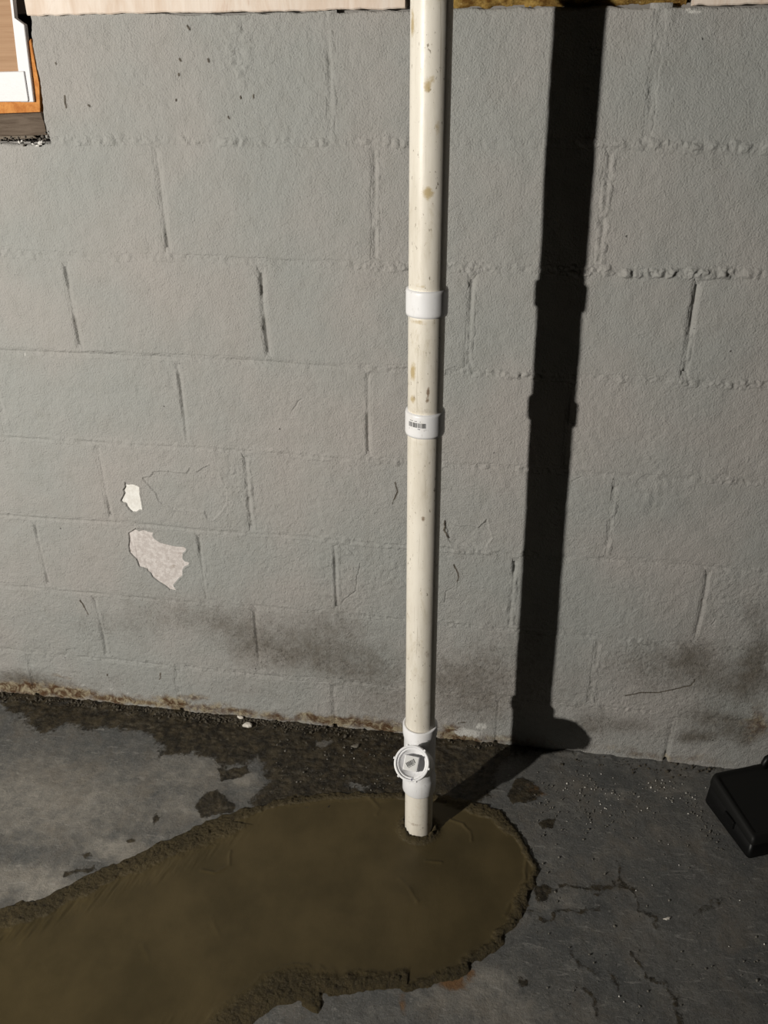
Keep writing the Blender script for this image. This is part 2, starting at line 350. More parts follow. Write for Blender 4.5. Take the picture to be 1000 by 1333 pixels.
HEAD_LOOK = {(0, .283): (.2, .3), (0, 1.083): (.3, 1.0), (1, .1): (.35, .8), (1, .891): (.9, .3), (1, -.3): (.15, .7), (2, -.413): (.1, .9), (2, -.016): (.35, 1.0), (2, .30): (.45, 1.0), (2, .694): (.9, 1.3), (2, 1.094): (.25, .7),
             (3, -.221): (.1, .9), (3, .112): (1.2, .5), (3, .883): (1.1, .25), (4, -.43): (.4, .3), (4, -.015): (.25, 1.0), (4, .38): (.35, 1.0), (5, -.221): (.12, 1.1), (5, .178): (.12, 1.2), (5, .578): (.7, .8), (5, .979): (.7, 1.1),
             (6, -.003): (.12, 1.1), (6, .40): (.55, .45), (6, .804): (1.2, .5), (7, .322): (.45, .4), (7, .857): (.5, .15)}
for k in range(len(BED)-1):
    for xh in HEADS[k][1:-1]:
        if not -0.91 < xh < 1.79: continue
        lp, gv = HEAD_LOOK.get((k, xh), (.25, .6))
        mortar_strip('mortar_joint', False, xh, max(0.0, BED[k])+0.012, BED[k+1]-(0.012 if k < 7 else 0.0), lp, gv, 300+k*20+int(xh*13+9), 0.017)
# core of the wall behind the blocks
bm = bmesh.new(); box(bm, -0.92, 1.80, 0.018, 0.19, -0.06, 1.352); box(bm, -0.19, 1.80, 0.018, 0.19, 1.352, 1.562)
box(bm, -0.92, 1.80, 0.12, 0.19, 1.562, 1.80)
core = link('wall_core', bm_mesh('wall_core', bm, False), plain('bare_block', (.20, .19, .18), scale=30), wall)

# bare plaster showing where the paint has come away
def make_plaster(name, a, b, c):
    m = Mat(name, 0.8, 0.15)
    col = m.mix(m.ramp(m.noise(130, 5, 0.7), 0.38, 0.66), a, b)
    col = m.mix(m.ramp(m.noise(60, 4, 0.7), 0.60, 0.72), col, c)
    return m.done(col, None, m.bump(m.noise(300, 4, 0.7), 0.0012, 0.6))
def peel(P, mat, label):
    c = P.mean(0); n = len(P); bm = bmesh.new()
    G = P + (P-c)/np.linalg.norm(P-c, axis=1)[:, None]*0.0012
    vs = [bm.verts.new((x, 0.0030-wall_h(np.array([x]), np.array([z]))[0], z)) for x, z in G]
    f = bm.faces.new(vs); bmesh.ops.triangulate(bm, faces=[f])
    r = bmesh.ops.extrude_face_region(bm, geom=list(bm.faces))
    for v in r['geom']:
        if isinstance(v, bmesh.types.BMVert): v.co.y += 0.001
    o = link('peeled_patch', bm_mesh('peeled_patch', bm, False), mat, wall); o['label'] = label
peel(PEEL_SMALL, make_plaster('white_primer', (.72, .70, .66), (.82, .81, .78), (.66, .63, .58)), 'small white patch where the grey paint has peeled')
peel(PEEL_LARGE, make_plaster('pinkish_plaster', (.50, .455, .435), (.66, .62, .60), (.42, .37, .34)), 'larger pinkish patch where the grey paint has peeled')

# ------------------------------------------------------------------ boards along the top of the wall
def make_wood(name, a, b, c, stretch, scale=30, rough=.7, bump=.0008):
    m = Mat(name, rough, .2); f = m.noise(scale, 6, .65, stretch=stretch, dist=.5)
    col = m.mix(m.ramp(f, .3, .7), a, b); col = m.mix(m.ramp(m.noise(scale*.5, 5, .7, stretch=stretch, dist=1.5), .58, .72), col, c)
    return m.done(col, None, m.bump(m.noise(scale*5, 4, .6, stretch=stretch), bump, .6))
PALE = make_wood('pale_sheathing', (.66, .53, .43), (.80, .71, .63), (.50, .33, .24), (2.2, 3, .5), 13)
def board(name, x0, x1, zl, zr, z1, y0, y1, mat, seed, rag=0.0015):
    n = max(8, int((x1-x0)/.004)); bm = bmesh.new(); rows = []
    for i in range(n+1):
        x = x0+(x1-x0)*i/n; zb = zl+(zr-zl)*i/n + rag*float(fbm(np.array(x*60), np.array(seed*1.0), seed, 3))
        w = .0008*float(fbm(np.array(x*20), np.array(seed*2.0), seed+1, 2))
        rows.append([bm.verts.new(p) for p in ((x, y0+w+.002, zb), (x, y0+w, zb+.002), (x, y0+w, z1), (x, y1, z1), (x, y1, zb))])
    for r0, r1 in zip(rows[:-1], rows[1:]):
        for j in range(5): bm.faces.new((r0[j], r1[j], r1[(j+1) % 5], r0[(j+1) % 5]))
    bm.faces.new(rows[0]); bm.faces.new(rows[-1])
    return link(name, bm_mesh(name, bm, False), mat)
o = board('sheathing_board', -.2035, .4535, 1.556, 1.5585, 1.72, -.010, .05, PALE, 3)
tag(o, 'long pale wooden board on top of the block wall left of the pipe', 'board')
INS = Mat('yellow_fibre', .95, .05)
c1 = INS.mix(INS.ramp(INS.noise(45, 6, .7), .35, .65), (.15, .075, .02), (.50, .33, .10)); c1 = INS.mix(INS.ramp(INS.noise(120, 4, .7), .6, .75), c1, (.55, .42, .20))
INS = INS.done(c1, None, INS.bump(INS.noise(110, 6, .75), .006, .9))
# fibre strip: a lumpy batt edge
nu, nv = 180, 26
U, Vv = np.meshgrid(np.linspace(0, 1, nu), np.linspace(0, 1, nv), indexing='ij'); ang = Vv*math.pi
x = .50+.395*U; y = .028-.040*np.sin(ang)*(1+.25*fbm(x*25, ang*2, 51)) - .003*fbm(x*90, ang*9, 52); z = 1.636-.079*np.cos(ang)*1.0 + .003*fbm(x*60, ang*4, 53)
me = mesh_np('insulation_strip', np.stack([x, y, z], -1).reshape(-1, 3), grid_faces(nu, nv))
o = link('insulation_strip', me, INS); tag(o, 'strip of yellow brown fibrous insulation on the wall top right of the pipe', 'insulation')
o = board('sheathing_board', .903, 1.80, 1.5580, 1.5585, 1.72, -.009, .05, PALE, 8)
tag(o, 'pale splintered board on the wall top at the right corner of the photo', 'board')

# ------------------------------------------------------------------ basement window at the top left
win = empty('window_1', (-.205, 0, 1.36)); tag(win, kind='structure')
def part(name, bm, mat, parent, smooth_=False, label=None):
    o = link(name, bm_mesh(name, bm, smooth_), mat, parent)
    loc = parent.matrix_world.inverted() if False else None
    pl = Vector(parent.location)
    g = parent.parent
    while g is not None: pl = pl + Vector(g.location); g = g.parent
    for v in o.data.vertices: v.co -= pl
    if label: o['label'] = label
    return o
CARD = make_wood('brown_cardboard', (.36, .22, .13), (.43, .275, .17), (.32, .19, .11), (.6, 1, 22), 6, .85, .0006)
WHITEV = plain('white_vinyl', (.66, .66, .68), .05, .45, .35, 60, .0004)
RUSTW = make_wood('orange_wood', (.42, .15, .035), (.62, .28, .08), (.25, .08, .02), (1, 1, 1), 60, .8, .002)
OLDW = make_wood('weathered_wood', (.085, .062, .045), (.155, .12, .092), (.04, .028, .02), (1, 1, 9), 18, .85, .0015)
def prism(pts, y0, y1):                              # pts are (x, z)
    bm = bmesh.new(); a = [bm.verts.new((x, y0, z)) for x, z in pts]; b = [bm.verts.new((x, y1, z)) for x, z in pts]; n = len(pts)
    bm.faces.new(a); bm.faces.new(b)
    for i in range(n): bm.faces.new((a[i], a[(i+1) % n], b[(i+1) % n], b[i]))
    bmesh.ops.bevel(bm, geom=list(bm.edges), offset=.0012, segments=1, affect='EDGES')
    return bm
Wd = lambda pts, y: [tuple(p) for p in on_wall(pts, y)]
y_ = .030
b_ = Wd([(-40, 98), (26, 95), (13, -30), (-60, -30)], y_); part('pane_panel', prism(b_, y_, y_+.006), CARD, win, label='brown cardboard sheet in the window')
y_ = .026
b_ = Wd([(15.5, -40), (19.5, 27), (31.5, 32), (44, 133), (-60, 134.5), (-60, 95), (24.5, 93.5), (8, -40)], y_)
fr = empty('frame', (0, 0, 0)); fr.parent = win
part('stile', prism(Wd([(8, -40), (13, -40), (18, 24), (31.5, 32), (44, 133), (26, 133), (24, 93)], y_), y_, y_+.012), WHITEV, fr)
part('rail', prism(Wd([(-60, 95), (31, 92.5), (37, 131), (36, 132.5), (-60, 133)], y_-.003), y_-.003, y_+.012), WHITEV, fr)
part('stop_bead', prism(Wd([(-60, 150), (-60, 128), (40, 130), (36, 55), (40, 50), (51, 110), (52.5, 147)], .032), .032, .06), RUSTW, win, label='orange raw wood behind the frame')
bm = prism(Wd([(-60, 151), (53.5, 147), (58, 162), (61, 176), (-60, 179)], -.004), -.004, .06); part('sill', bm, OLDW, win, label='weathered brown wooden sill')
bm = prism(Wd([(-60, 176), (40, 174), (48, 180), (-60, 186)], -.001), -.001, .05); part('sill_shim', bm, plain('grey_wood', (.17, .14, .11), .3, .85, .2, 60, .001, (1, 1, 6)), win)
# crumbs of mortar along the sill
def crumbs(name, pts, mat, parent=None, seed=1, rmin=.002, rmax=.005):
    rng = random.Random(seed); V = []; Fc = []
    ico = [(0, 0, 1), (.894, 0, .447), (.276, .851, .447), (-.724, .526, .447), (-.724, -.526, .447), (.276, -.851, .447), (.724, .526, -.447), (-.276, .851, -.447), (-.894, 0, -.447), (-.276, -.851, -.447), (.724, -.526, -.447), (0, 0, -1)]
    fi = [(0, 1, 2), (0, 2, 3), (0, 3, 4), (0, 4, 5), (0, 5, 1), (1, 6, 2), (2, 7, 3), (3, 8, 4), (4, 9, 5), (5, 10, 1), (2, 6, 7), (3, 7, 8), (4, 8, 9), (5, 9, 10), (1, 10, 6), (6, 11, 7), (7, 11, 8), (8, 11, 9), (9, 11, 10), (10, 11, 6)]
    for (x, y, z) in pts:
        r = rmin+(rmax-rmin)*rng.random()**2.5; R = Matrix.Rotation(rng.random()*6.3, 3, Vector((rng.random()-.5, rng.random()-.5, rng.random()-.4)))
        s = (r*rng.uniform(.7, 1.4), r*rng.uniform(.6, 1.2), r*rng.uniform(.5, .9)); n0 = len(V)
        for v in ico:
            k = rng.uniform(.75, 1.2); w = R @ Vector((v[0]*s[0]*k, v[1]*s[1]*k, v[2]*s[2]*k)); V.append((x+w.x, y+w.y, z+w.z))
        Fc += [(a+n0, b+n0, c+n0) for a, b, c in fi]
    me = mesh_np(name, V, Fc, smooth_=False); o = link(name, me, mat, parent); o['kind'] = 'stuff'; return o
rng = random.Random(4); pts = []
for i in range(70):
    u = rng.uniform(-5, 66); v = 181+rng.gauss(0, 2.2)-(6*rng.random() if u > 48 else 0); w = on_wall([(u, v)])[0]; pts.append((w[0], -.001-rng.random()*.004, w[1]))
crumbs('mortar_crumbs', pts, plain('dark_crumb', (.13, .115, .10), .5, .9, .2, 90, 0), wall, 5, .001, .0034)
pts = [(*on_wall([(u, v)])[0],) for u, v in ((28, 185), (54, 186), (57, 184), (51, 189), (31, 183), (45, 187))]
crumbs('mortar_crumbs', [(a, -.006, b) for a, b in pts], plain('white_crumb', (.7, .68, .65), .1, .8, .2, 90, 0), wall, 6, .0025, .0045)

# ------------------------------------------------------------------ floor
WET = on_floor([(-80, 905), (0, 917), (25, 930), (50, 955), (62, 958), (80, 945), (120, 948), (150, 945), (190, 955), (212, 970), (207, 985), (240, 982), (275, 985), (290, 1003), (310, 1000), (335, 984), (348, 996), (342, 1025), (330, 1050), (420, 1080), (600, 1090), (628, 1040), (650, 1005), (664, 986), (700, 978), (740, 976), (700, 930), (330, 900), (0, 870), (-80, 860)])
DRY = [on_floor(c) for c in ([(300, 1000), (330, 1000), (345, 1010), (335, 1040), (305, 1045), (285, 1020)], [(455, 1018), (478, 1020), (475, 1030), (455, 1028)], [(405, 962), (430, 965), (425, 972), (408, 970)])]
WETSPOTS = [on_floor(c) for c in ([(258, 1048), (270, 1032), (285, 1028), (292, 1036), (310, 1045), (305, 1058), (285, 1062), (262, 1066)], [(282, 1002), (296, 1004), (322, 996), (326, 1006), (306, 1014), (290, 1018)],
        [(665, 1022), (680, 1010), (695, 1020), (708, 1032), (690, 1042), (668, 1046), (660, 1034)], [(702, 1070), (712, 1064), (724, 1068), (720, 1077), (706, 1078)], [(80, 1139), (100, 1132), (122, 1128), (126, 1132), (104, 1135), (82, 1142)],
        [(160, 1094), (170, 1088), (172, 1096), (163, 1098)], [(196, 1066), (202, 1062), (206, 1068), (199, 1072)], [(105, 1114), (115, 1110), (118, 1115), (108, 1118)], [(696, 1160), (706, 1152), (716, 1158), (712, 1172), (698, 1174)], [(672, 1274), (688, 1276), (690, 1287), (678, 1288)])]
WETLINES = [on_floor(c) for c in ([(700, 1170), (730, 1158), (760, 1158), (812, 1155), (822, 1165), (832, 1182), (850, 1190)], [(690, 1193), (715, 1192), (740, 1186), (780, 1186)], [(748, 1240), (754, 1262), (774, 1267)], [(790, 1265), (806, 1288)], [(830, 1247), (838, 1268), (855, 1278), (870, 1282), (877, 1300), (880, 1340)], [(754, 1287), (770, 1300), (780, 1320)], [(800, 1150), (808, 1124)], [(850, 1192), (848, 1208)])]
PRINT = on_floor([(893, 1200), (904, 1186), (922, 1170), (938, 1166), (943, 1174), (936, 1184), (918, 1190), (902, 1196), (885, 1208)])
FILM = spots([(60, 1040, 240, 90, .62), (240, 1010, 110, 60, .5), (620, 1310, 150, 40, .5), (60, 1010, 120, 40, .35), (180, 1000, 60, 25, .25), (230, 1050, 60, 30, .55), (40, 1150, 110, 35, .7), (150, 1105, 70, 22, .75), (250, 1060, 40, 20, .6), (20, 1080, 60, 40, .3), (318, 1015, 22, 18, .6), (100, 985, 60, 12, .3),
              (640, 1280, 60, 25, .6), (520, 1315, 60, 15, .35), (340, 1330, 60, 12, .4), (730, 1175, 50, 18, .4), (720, 1110, 20, 25, .4), (740, 1190, 40, 8, .3), (640, 1320, 60, 20, .4), (690, 1300, 40, 20, .35), (720, 1240, 60, 30, .25), (800, 1035, 40, 10, .45), (880, 1030, 50, 12, .4)], on_floor)
RUSTF = spots([(585, 1277, 24, 12, 1.1), (610, 1268, 10, 8, .9), (527, 1308, 9, 16, .75), (655, 1265, 14, 14, .35), (700, 1030, 20, 12, .5), (470, 985, 60, 18, .35), (330, 975, 40, 12, .3), (580, 985, 30, 10, .3)], on_floor)
def make_floor_mat():
    m = Mat('grey_painted_concrete', 0.5, 0.35)
    R, G, B = m.attr('stain')
    big = m.noise(5, 5, .6); mid = m.noise(26, 6, .65); fine = m.noise(150, 5, .7)
    base = m.mix(m.ramp(big, .32, .68), (.085, .087, .086), (.125, .122, .115))
    base = m.mix(m.math('MULTIPLY', m.ramp(mid, .45, .72), .55), base, (.17, .165, .15))
    base = m.mix(m.math('MULTIPLY', m.ramp(fine, .46, .68), .5), base, (.05, .048, .043))
    base = m.mix(m.math('MULTIPLY', m.ramp(m.noise(210, 4, .7), .56, .70), .4), base, (.30, .29, .27))
    film = m.ramp(m.math('ADD', G, m.math('MULTIPLY', m.math('SUBTRACT', m.noise(30, 9, .8, dist=.3), .5), 1.3)), .15, .95)
    base = m.mix(m.math('MULTIPLY', film, .9), base, m.mix(fine, (.18, .165, .14), (.46, .425, .37)))
    streak = m.ramp(m.noise(20, 6, .7, stretch=(1.2, 5, 1), dist=1.2), .57, .66)
    base = m.mix(m.math('MULTIPLY', streak, .42), base, (.32, .31, .29))
    tan = m.ramp(m.noise(10, 9, .78, dist=.5), .46, .68); base = m.mix(m.math('MULTIPLY', tan, .42), base, (.155, .13, .10))
    wet = m.ramp(m.math('ADD', R, m.math('MULTIPLY', m.math('SUBTRACT', m.noise(58, 9, .78), .5), 1.25)), .40, .60)
    base = m.mix(m.math('MULTIPLY', wet, .95), base, m.mix(m.ramp(m.noise(36, 6, .7), .35, .68), (.010, .0075, .004), (.062, .048, .027)))
    strk = m.ramp(m.noise(15, 8, .78, stretch=(1, 2.5, 1), dist=.8), .54, .68); base = m.mix(m.math('MULTIPLY', m.math('MULTIPLY', strk, wet), .55), base, (.12, .105, .078))
    rust = m.ramp(m.math('ADD', B, m.math('MULTIPLY', m.math('SUBTRACT', m.noise(60, 6, .7), .5), .9)), .30, .90)
    base = m.mix(m.math('MULTIPLY', rust, .85), base, m.mix(m.noise(90, 4), (.06, .026, .008), (.24, .12, .04)))
    rg = m.mix(wet, (.62, .62, .62), (.40, .40, .40))
    nrm = m.bump(m.noise(190, 5, .75), .0026, .7); nrm = m.bump(m.math('MULTIPLY', m.noise(75, 6, .75), m.math('ADD', wet, .25)), .007, .55, nrm)
    return m.done(base, rg, nrm)
FLOORM = make_floor_mat()
x0, x1, y0, y1 = -.80, 1.50, -.98, .03; c = .0030
nu = int((x1-x0)/c); nv = int((y1-y0)/c)
X, Y = np.meshgrid(np.linspace(x0, x1, nu), np.linspace(y0, y1, nv), indexing='ij')
wx = X+.014*fbm(X*30, Y*30, 61, 5); wy = Y+.014*fbm(X*30, Y*30, 62, 5)
def soft(sd, w): return np.clip(.5-sd/(2*w), 0, 1)
Rw = soft(poly_sdf(WET, wx, wy), .045)
for P in DRY: Rw = np.minimum(Rw, 1-soft(poly_sdf(P, wx, wy), .02))
for P in WETSPOTS: Rw = np.maximum(Rw, 1.0*soft(poly_sdf(P, .5*(X+wx), .5*(Y+wy)), .011))
for P in WETLINES: Rw = np.maximum(Rw, .56*np.exp(-(line_dist(P, wx, wy)/.010)**2))
Rw = np.maximum(Rw, .50*soft(poly_sdf(PRINT, X, Y), .005))
Gw = np.zeros_like(X); Bw = np.zeros_like(X)
for L, T in ((FILM, Gw), (RUSTF, Bw)):
    for (sx, sy, rx, ry, a) in L: np.maximum(T, a*np.exp(-((wx-sx)/rx)**2-((wy-sy)/ry)**2), out=T)
Z = .0012*fbm(X*7, Y*7, 63, 3) + .0005*fbm(X*60, Y*60, 64, 2) + Rw*.0034*np.abs(fbm(X*75, Y*75, 65, 4)) + .006*smooth(-.05, -.004, Y)*(.5+.5*fbm(X*40, Y*40, 66))
Z = Z*smooth(0, .06, np.minimum(np.minimum(X-x0, x1-X), Y-y0))
V = np.stack([X, Y, Z], -1).reshape(-1, 3); Fq = grid_faces(nu, nv)
out = np.array([(-3.5, -3.6, 0), (3.5, -3.6, 0), (3.5, .1, 0), (-3.5, .1, 0), (x0, y0, 0), (x1, y0, 0), (x1, .1, 0), (x0, .1, 0)])
n0 = len(V)
Fo = np.array([(0, 1, 5, 4), (1, 2, 6, 5), (0, 4, 7, 3)])+n0
A = np.stack([Rw.ravel(), Gw.ravel(), Bw.ravel()], 1); A = np.concatenate([A, np.zeros((8, 3))])
fl = link('floor', mesh_np('floor', np.concatenate([V, out]), np.concatenate([Fq, Fo]), {'stain': A}), FLOORM); tag(fl, kind='structure')

# ------------------------------------------------------------------ fresh mortar patch round the pipe
PIPE_B = np.array([.5267, -.2835]); PIPE_T = np.array([.523, -.248])
PATCH = on_floor([(-120, 1235), (-60, 1212), (0, 1184), (60, 1166), (110, 1142), (165, 1116), (205, 1097), (262, 1072), (300, 1058), (340, 1046), (380, 1036), (430, 1030), (480, 1030), (530, 1032), (580, 1036), (620, 1044), (652, 1052), (668, 1072), (684, 1090), (690, 1108), (703, 1130), (702, 1150), (690, 1165), (688, 1190), (676, 1208), (660, 1218), (645, 1240), (620, 1258), (596, 1276), (560, 1286), (520, 1291), (470, 1293), (424, 1297), (420, 1310), (412, 1324), (398, 1316), (388, 1308), (360, 1313), (335, 1326), (318, 1340), (260, 1390), (100, 1480), (-200, 1500)])
def make_patch_mat():
    m = Mat('fresh_mortar', .42, .30); R, G, B = m.attr('stain')
    base = m.mix(m.ramp(m.noise(7, 4, .6), .3, .7), (.052, .039, .016), (.078, .058, .025))
    base = m.mix(m.math('MULTIPLY', m.ramp(m.noise(55, 5, .7), .5, .75), m.math('MULTIPLY', R, .95)), base, (.026, .019, .009))
    base = m.mix(m.math('MULTIPLY', m.ramp(m.noise(130, 5, .7), .56, .75), m.math('ADD', m.math('MULTIPLY', R, .6), .05)), base, (.13, .105, .065))
    st = m.noise(16, 4, .6, stretch=(1.5, .25, 1))
    nrm = m.bump(st, .003, .12); nrm = m.bump(m.math('MULTIPLY', m.noise(170, 5, .75), m.math('ADD', R, .04)), .008, .9, nrm)
    return m.done(base, m.mix(R, (.44, .44, .44), (.60, .60, .60)), nrm)
lo = PATCH.min(0)-.03; hi = PATCH.max(0)+.03; lo[0] = max(lo[0], -.62); lo[1] = max(lo[1], -.95); c = .0022
nu = int((hi[0]-lo[0])/c); nv = int((hi[1]-lo[1])/c)
X, Y = np.meshgrid(np.linspace(lo[0], hi[0], nu), np.linspace(lo[1], hi[1], nv), indexing='ij')
sd = poly_sdf(PATCH, X+.006*fbm(X*45, Y*45, 71, 3), Y+.006*fbm(X*45, Y*45, 72, 3))
ins = -sd
bw = .060 + .016*fbm(X*9, Y*9, 73, 2)                # width of the rough rim
bw = bw*np.where((X > .12) & (Y > -.33), .55, np.where(X > .55, .5, 1.0))   # the rim nearly vanishes against the wet floor behind the pipe
rim = smooth(bw, bw*.55, ins)
prof = smooth(0, .011, ins)
lump = np.abs(fbm(X*55, Y*55, 74, 4))
tr = fbm(X*170-Y*30, Y*22, 75, 3)                    # trowel chatter lying across the left rim
band = np.exp(-((ins-bw*1.15)/.022)**2)
Z = prof*(.0035 + rim*(.0030*lump+.0032*np.abs(fbm(X*150, Y*150, 80, 3))) + (1-rim)*.0007*fbm(X*12, Y*5, 76, 3) + .0016*band*tr*smooth(.3, -.1, X))
Z = Z + .0012*np.exp(-((ins-bw*.95)/.004)**2)*smooth(.35, .65, vnoise(X*14, Y*14, 77))
for cpts, hgt, w in (([(688, 1105), (684, 1125), (684, 1145), (674, 1168), (655, 1192)], .0045, .004), ([(700, 1128), (695, 1150), (684, 1172)], .004, .004), ([(585, 1068), (602, 1074), (612, 1084), (616, 1096)], .0040, .003), ([(553, 1122), (575, 1124)], .0028, .0028),
                     ([(520, 1145), (535, 1160), (545, 1175)], .002, .004), ([(300, 1110), (298, 1128), (280, 1138), (262, 1134)], .0035, .0035), ([(185, 1230), (195, 1255)], .0015, .005), ([(275, 1195), (285, 1220)], .0014, .005), ([(480, 1040), (495, 1055), (490, 1062)], .003, .004)):
    Z = Z + prof*hgt*.5*(.4+vnoise(X*60, Y*60, 85))*np.exp(-(line_dist(on_floor(cpts), X+.003*fbm(X*40, Y*40, 78, 2), Y)/w)**2)
rp = np.hypot(X-PIPE_B[0], Y-PIPE_B[1])
Z = Z + prof*(.011*np.exp(-((rp-.036)/.007)**2)*(.4+np.abs(fbm(X*90, Y*90, 79, 3))) )
Z = np.maximum(Z, 0) - .006*smooth(.0022, -.0030, ins)
kv = (ins > -.004) & (rp > .020); keep = kv[:-1, :-1] & kv[1:, :-1] & kv[:-1, 1:] & kv[1:, 1:]
A = np.zeros((X.size, 3)); A[:, 0] = np.clip(rim+np.exp(-((rp-.036)/.012)**2), 0, 1).ravel()
Fq = grid_faces(nu, nv, keep); used = np.unique(Fq); remap = np.full(X.size, -1); remap[used] = np.arange(len(used))
V = np.stack([X, Y, Z], -1).reshape(-1, 3)[used]
o = link('mortar_patch', mesh_np('mortar_patch', V, remap[Fq], {'stain': A[used]}), make_patch_mat())
tag(o, 'wide trench patch of fresh wet brown mortar trowelled round the pipe foot', 'mortar patch')

# ------------------------------------------------------------------ loose grit on the floor
rng = random.Random(11); pts = []
for i in range(2600):                                 # thin line of grit at the foot of the wall
    x = rng.uniform(-.66, 1.36); t = rng.random()
    dens = np.interp(x, [-.6, -.25, -.1, .1, .3, .5, .8, 1.3], [.25, .6, 1, 1, .4, .2, .08, .1])
    if t > dens: continue
    pts.append((x, -.006-abs(rng.gauss(0, .012)), .004+.002*rng.random()))
wall_pts = pts
pts = []
for i in range(1700):
    u = rng.uniform(690, 1000); v = rng.uniform(985, 1330); d = math.exp(-((v-1035)/45)**2)*1.0+.12
    if rng.random() > d or (u > 905 and 990 < v < 1125): continue
    w = on_floor([(u, v)])[0]; pts.append((w[0], w[1], .0018))
for i in range(160):
    w = on_floor([(rng.uniform(360, 530), rng.uniform(955, 1030))])[0]; pts.append((w[0], w[1], .003))
for i in range(60):
    w = on_floor([(rng.uniform(885, 975), 0)])[0]
    u = rng.uniform(900, 955); v = 1050+ (u-915)*1.35+rng.uniform(-4, 22); w = on_floor([(u-10, v)])[0]; pts.append((w[0], w[1], .002))
wall_pts += [q for q in pts if q[1] > -.05]; pts = [q for q in pts if q[1] < -.06]
o = crumbs('floor_grit', [q for q in wall_pts if q[1] > -.045 or q[0] > .6], plain('dark_grit', (.07, .06, .045), .6, .85, .3, 120, 0), None, 12, .0012, .0046); tag(o, 'line of dark crumbly grit along the foot of the block wall', 'grit')
o = crumbs('floor_grit', pts, plain('grey_grit', (.15, .14, .12), .6, .8, .35, 150, 0), None, 13, .0008, .0028); tag(o, 'scattered grey grit on the bare floor right of the pipe', 'grit')
pts = []
for u, v in ((711, 1042), (795, 1049), (843, 1053), (853, 1031), (738, 1070), (849, 1153), (838, 1143), (963, 1173), (828, 1160), (949, 1233), (921, 1003), (884, 1127), (900, 1010), (872, 1018), (826, 1006), (790, 1041), (760, 1010), (487, 962), (461, 988), (995, 1230), (990, 1283), (783, 1056), (905, 1041), (896, 1060), (870, 1100), (806, 1298), (812, 1305), (875, 1045), (832, 1022)):
    w = on_floor([(u, v)])[0]; pts.append((w[0], w[1], .002))
for i in range(70):
    w = on_floor([(rng.uniform(730, 930), rng.gauss(1030, 22))])[0]
    if w[1] < -.06: pts.append((w[0], w[1], .0018))
o = crumbs('floor_grit', [q for q in pts if q[1] < -.055], plain('white_grit', (.60, .58, .54), .1, .7, .3, 150, 0), None, 14, .0012, .0022); tag(o, 'tiny white specks scattered on the floor at the right', 'grit')
# single chips
def chip(uv, sx, sy, sz, rz, mat, label, seed, z0=.005):
    rg = random.Random(seed); bm = bmesh.new(); n = 9; rings = []
    for zz, k in ((0, .85), (.35, 1.0), (.8, .92), (1, .7)):
        rings.append([bm.verts.new((sx*k*math.cos(6.283*i/n)*(1+.35*math.sin(seed+i*2.3)), sy*k*math.sin(6.283*i/n)*(1+.3*math.cos(seed*2+i*1.7)), zz*sz+rg.uniform(-.1, .1)*sz)) for i in range(n)])
    for a, b in zip(rings[:-1], rings[1:]):
        for i in range(n): bm.faces.new((a[i], a[(i+1) % n], b[(i+1) % n], b[i]))
    bm.faces.new(rings[0]); bm.faces.new(rings[-1])
    w = on_floor([uv])[0]; o = link('mortar_chip', bm_mesh('mortar_chip', bm, False), mat, None, (w[0], w[1], z0)); o.rotation_euler = (0, 0, rz)
    return tag(o, label, 'chip')
CHIP = plain('pale_chip', (.62, .58, .52), .12, .8, .2, 120, .0008)
chip((323, 947), .011, .008, .008, .2, CHIP, 'larger of two pale chips lying at the wall foot left of the pipe', 3)
chip((314, 937), .010, .004, .006, -.2, CHIP, 'thin pale sliver against the wall just behind a larger chip', 4)
chip((869, 1197), .0075, .0028, .003, .3, CHIP, 'small pale sliver alone on the bare floor right of the mortar patch', 5, .001)
chip((463, 973), .010, .006, .004, .5, plain('grey_chip', (.16, .145, .12), .2, .8, .2, 120, .0008), 'grey flat chip on the dark wet floor left of the pipe', 6, .003)

# ------------------------------------------------------------------ plastic drain pipe
def make_pvc(name, a, b, dirt=1.0):
    m = Mat(name, .38, .42); R, G, B = m.attr('stain')
    col = m.mix(m.noise(9, 4, .6), a, b)
    sm = m.math('MULTIPLY', m.ramp(m.noise(24, 8, .78, stretch=(1, 1, .45), dist=.6), .52, .72), .55*dirt); col = m.mix(sm, col, (.40, .33, .20))
    gr = m.math('MULTIPLY', m.ramp(m.noise(13, 6, .7, stretch=(1.5, 1.5, .22)), .45, .70), .45*dirt); col = m.mix(gr, col, (.50, .45, .36))
    sp = m.math('MULTIPLY', m.ramp(m.noise(170, 4, .7, stretch=(1, 1, .5)), .62, .70), .75*dirt); col = m.mix(sp, col, (.12, .09, .05))
    sc = m.math('MULTIPLY', m.ramp(m.noise(120, 3, .6, stretch=(1.6, 1.6, .04)), .62, .70), .35*dirt); col = m.mix(sc, col, (.30, .26, .19))
    st = m.ramp(m.math('ADD', m.math('MULTIPLY', R, 1.45), m.math('MULTIPLY', m.math('SUBTRACT', m.noise(130, 5, .75), .5), 1.3)), .3, .95); col = m.mix(m.math('MULTIPLY', st, .8), col, (.42, .31, .13))
    st = m.ramp(m.math('ADD', m.math('MULTIPLY', G, 1.45), m.math('MULTIPLY', m.math('SUBTRACT', m.noise(150, 5, .75), .5), 1.3)), .3, .95); col = m.mix(m.math('MULTIPLY', st, .85), col, (.17, .10, .05))
    return m.done(col, m.mix(m.noise(50, 4), (.30, .30, .30), (.48, .48, .48)), m.bump(m.noise(90, 3, .5), .0004, .35))
PVC = make_pvc('cream_pvc', (.72, .67, .58), (.83, .79, .71))
PVCW = make_pvc('white_pvc', (.80, .80, .82), (.85, .85, .86), .35)
INK = plain('black_ink', (.015, .015, .017), .1, .6, .2, 60, 0)
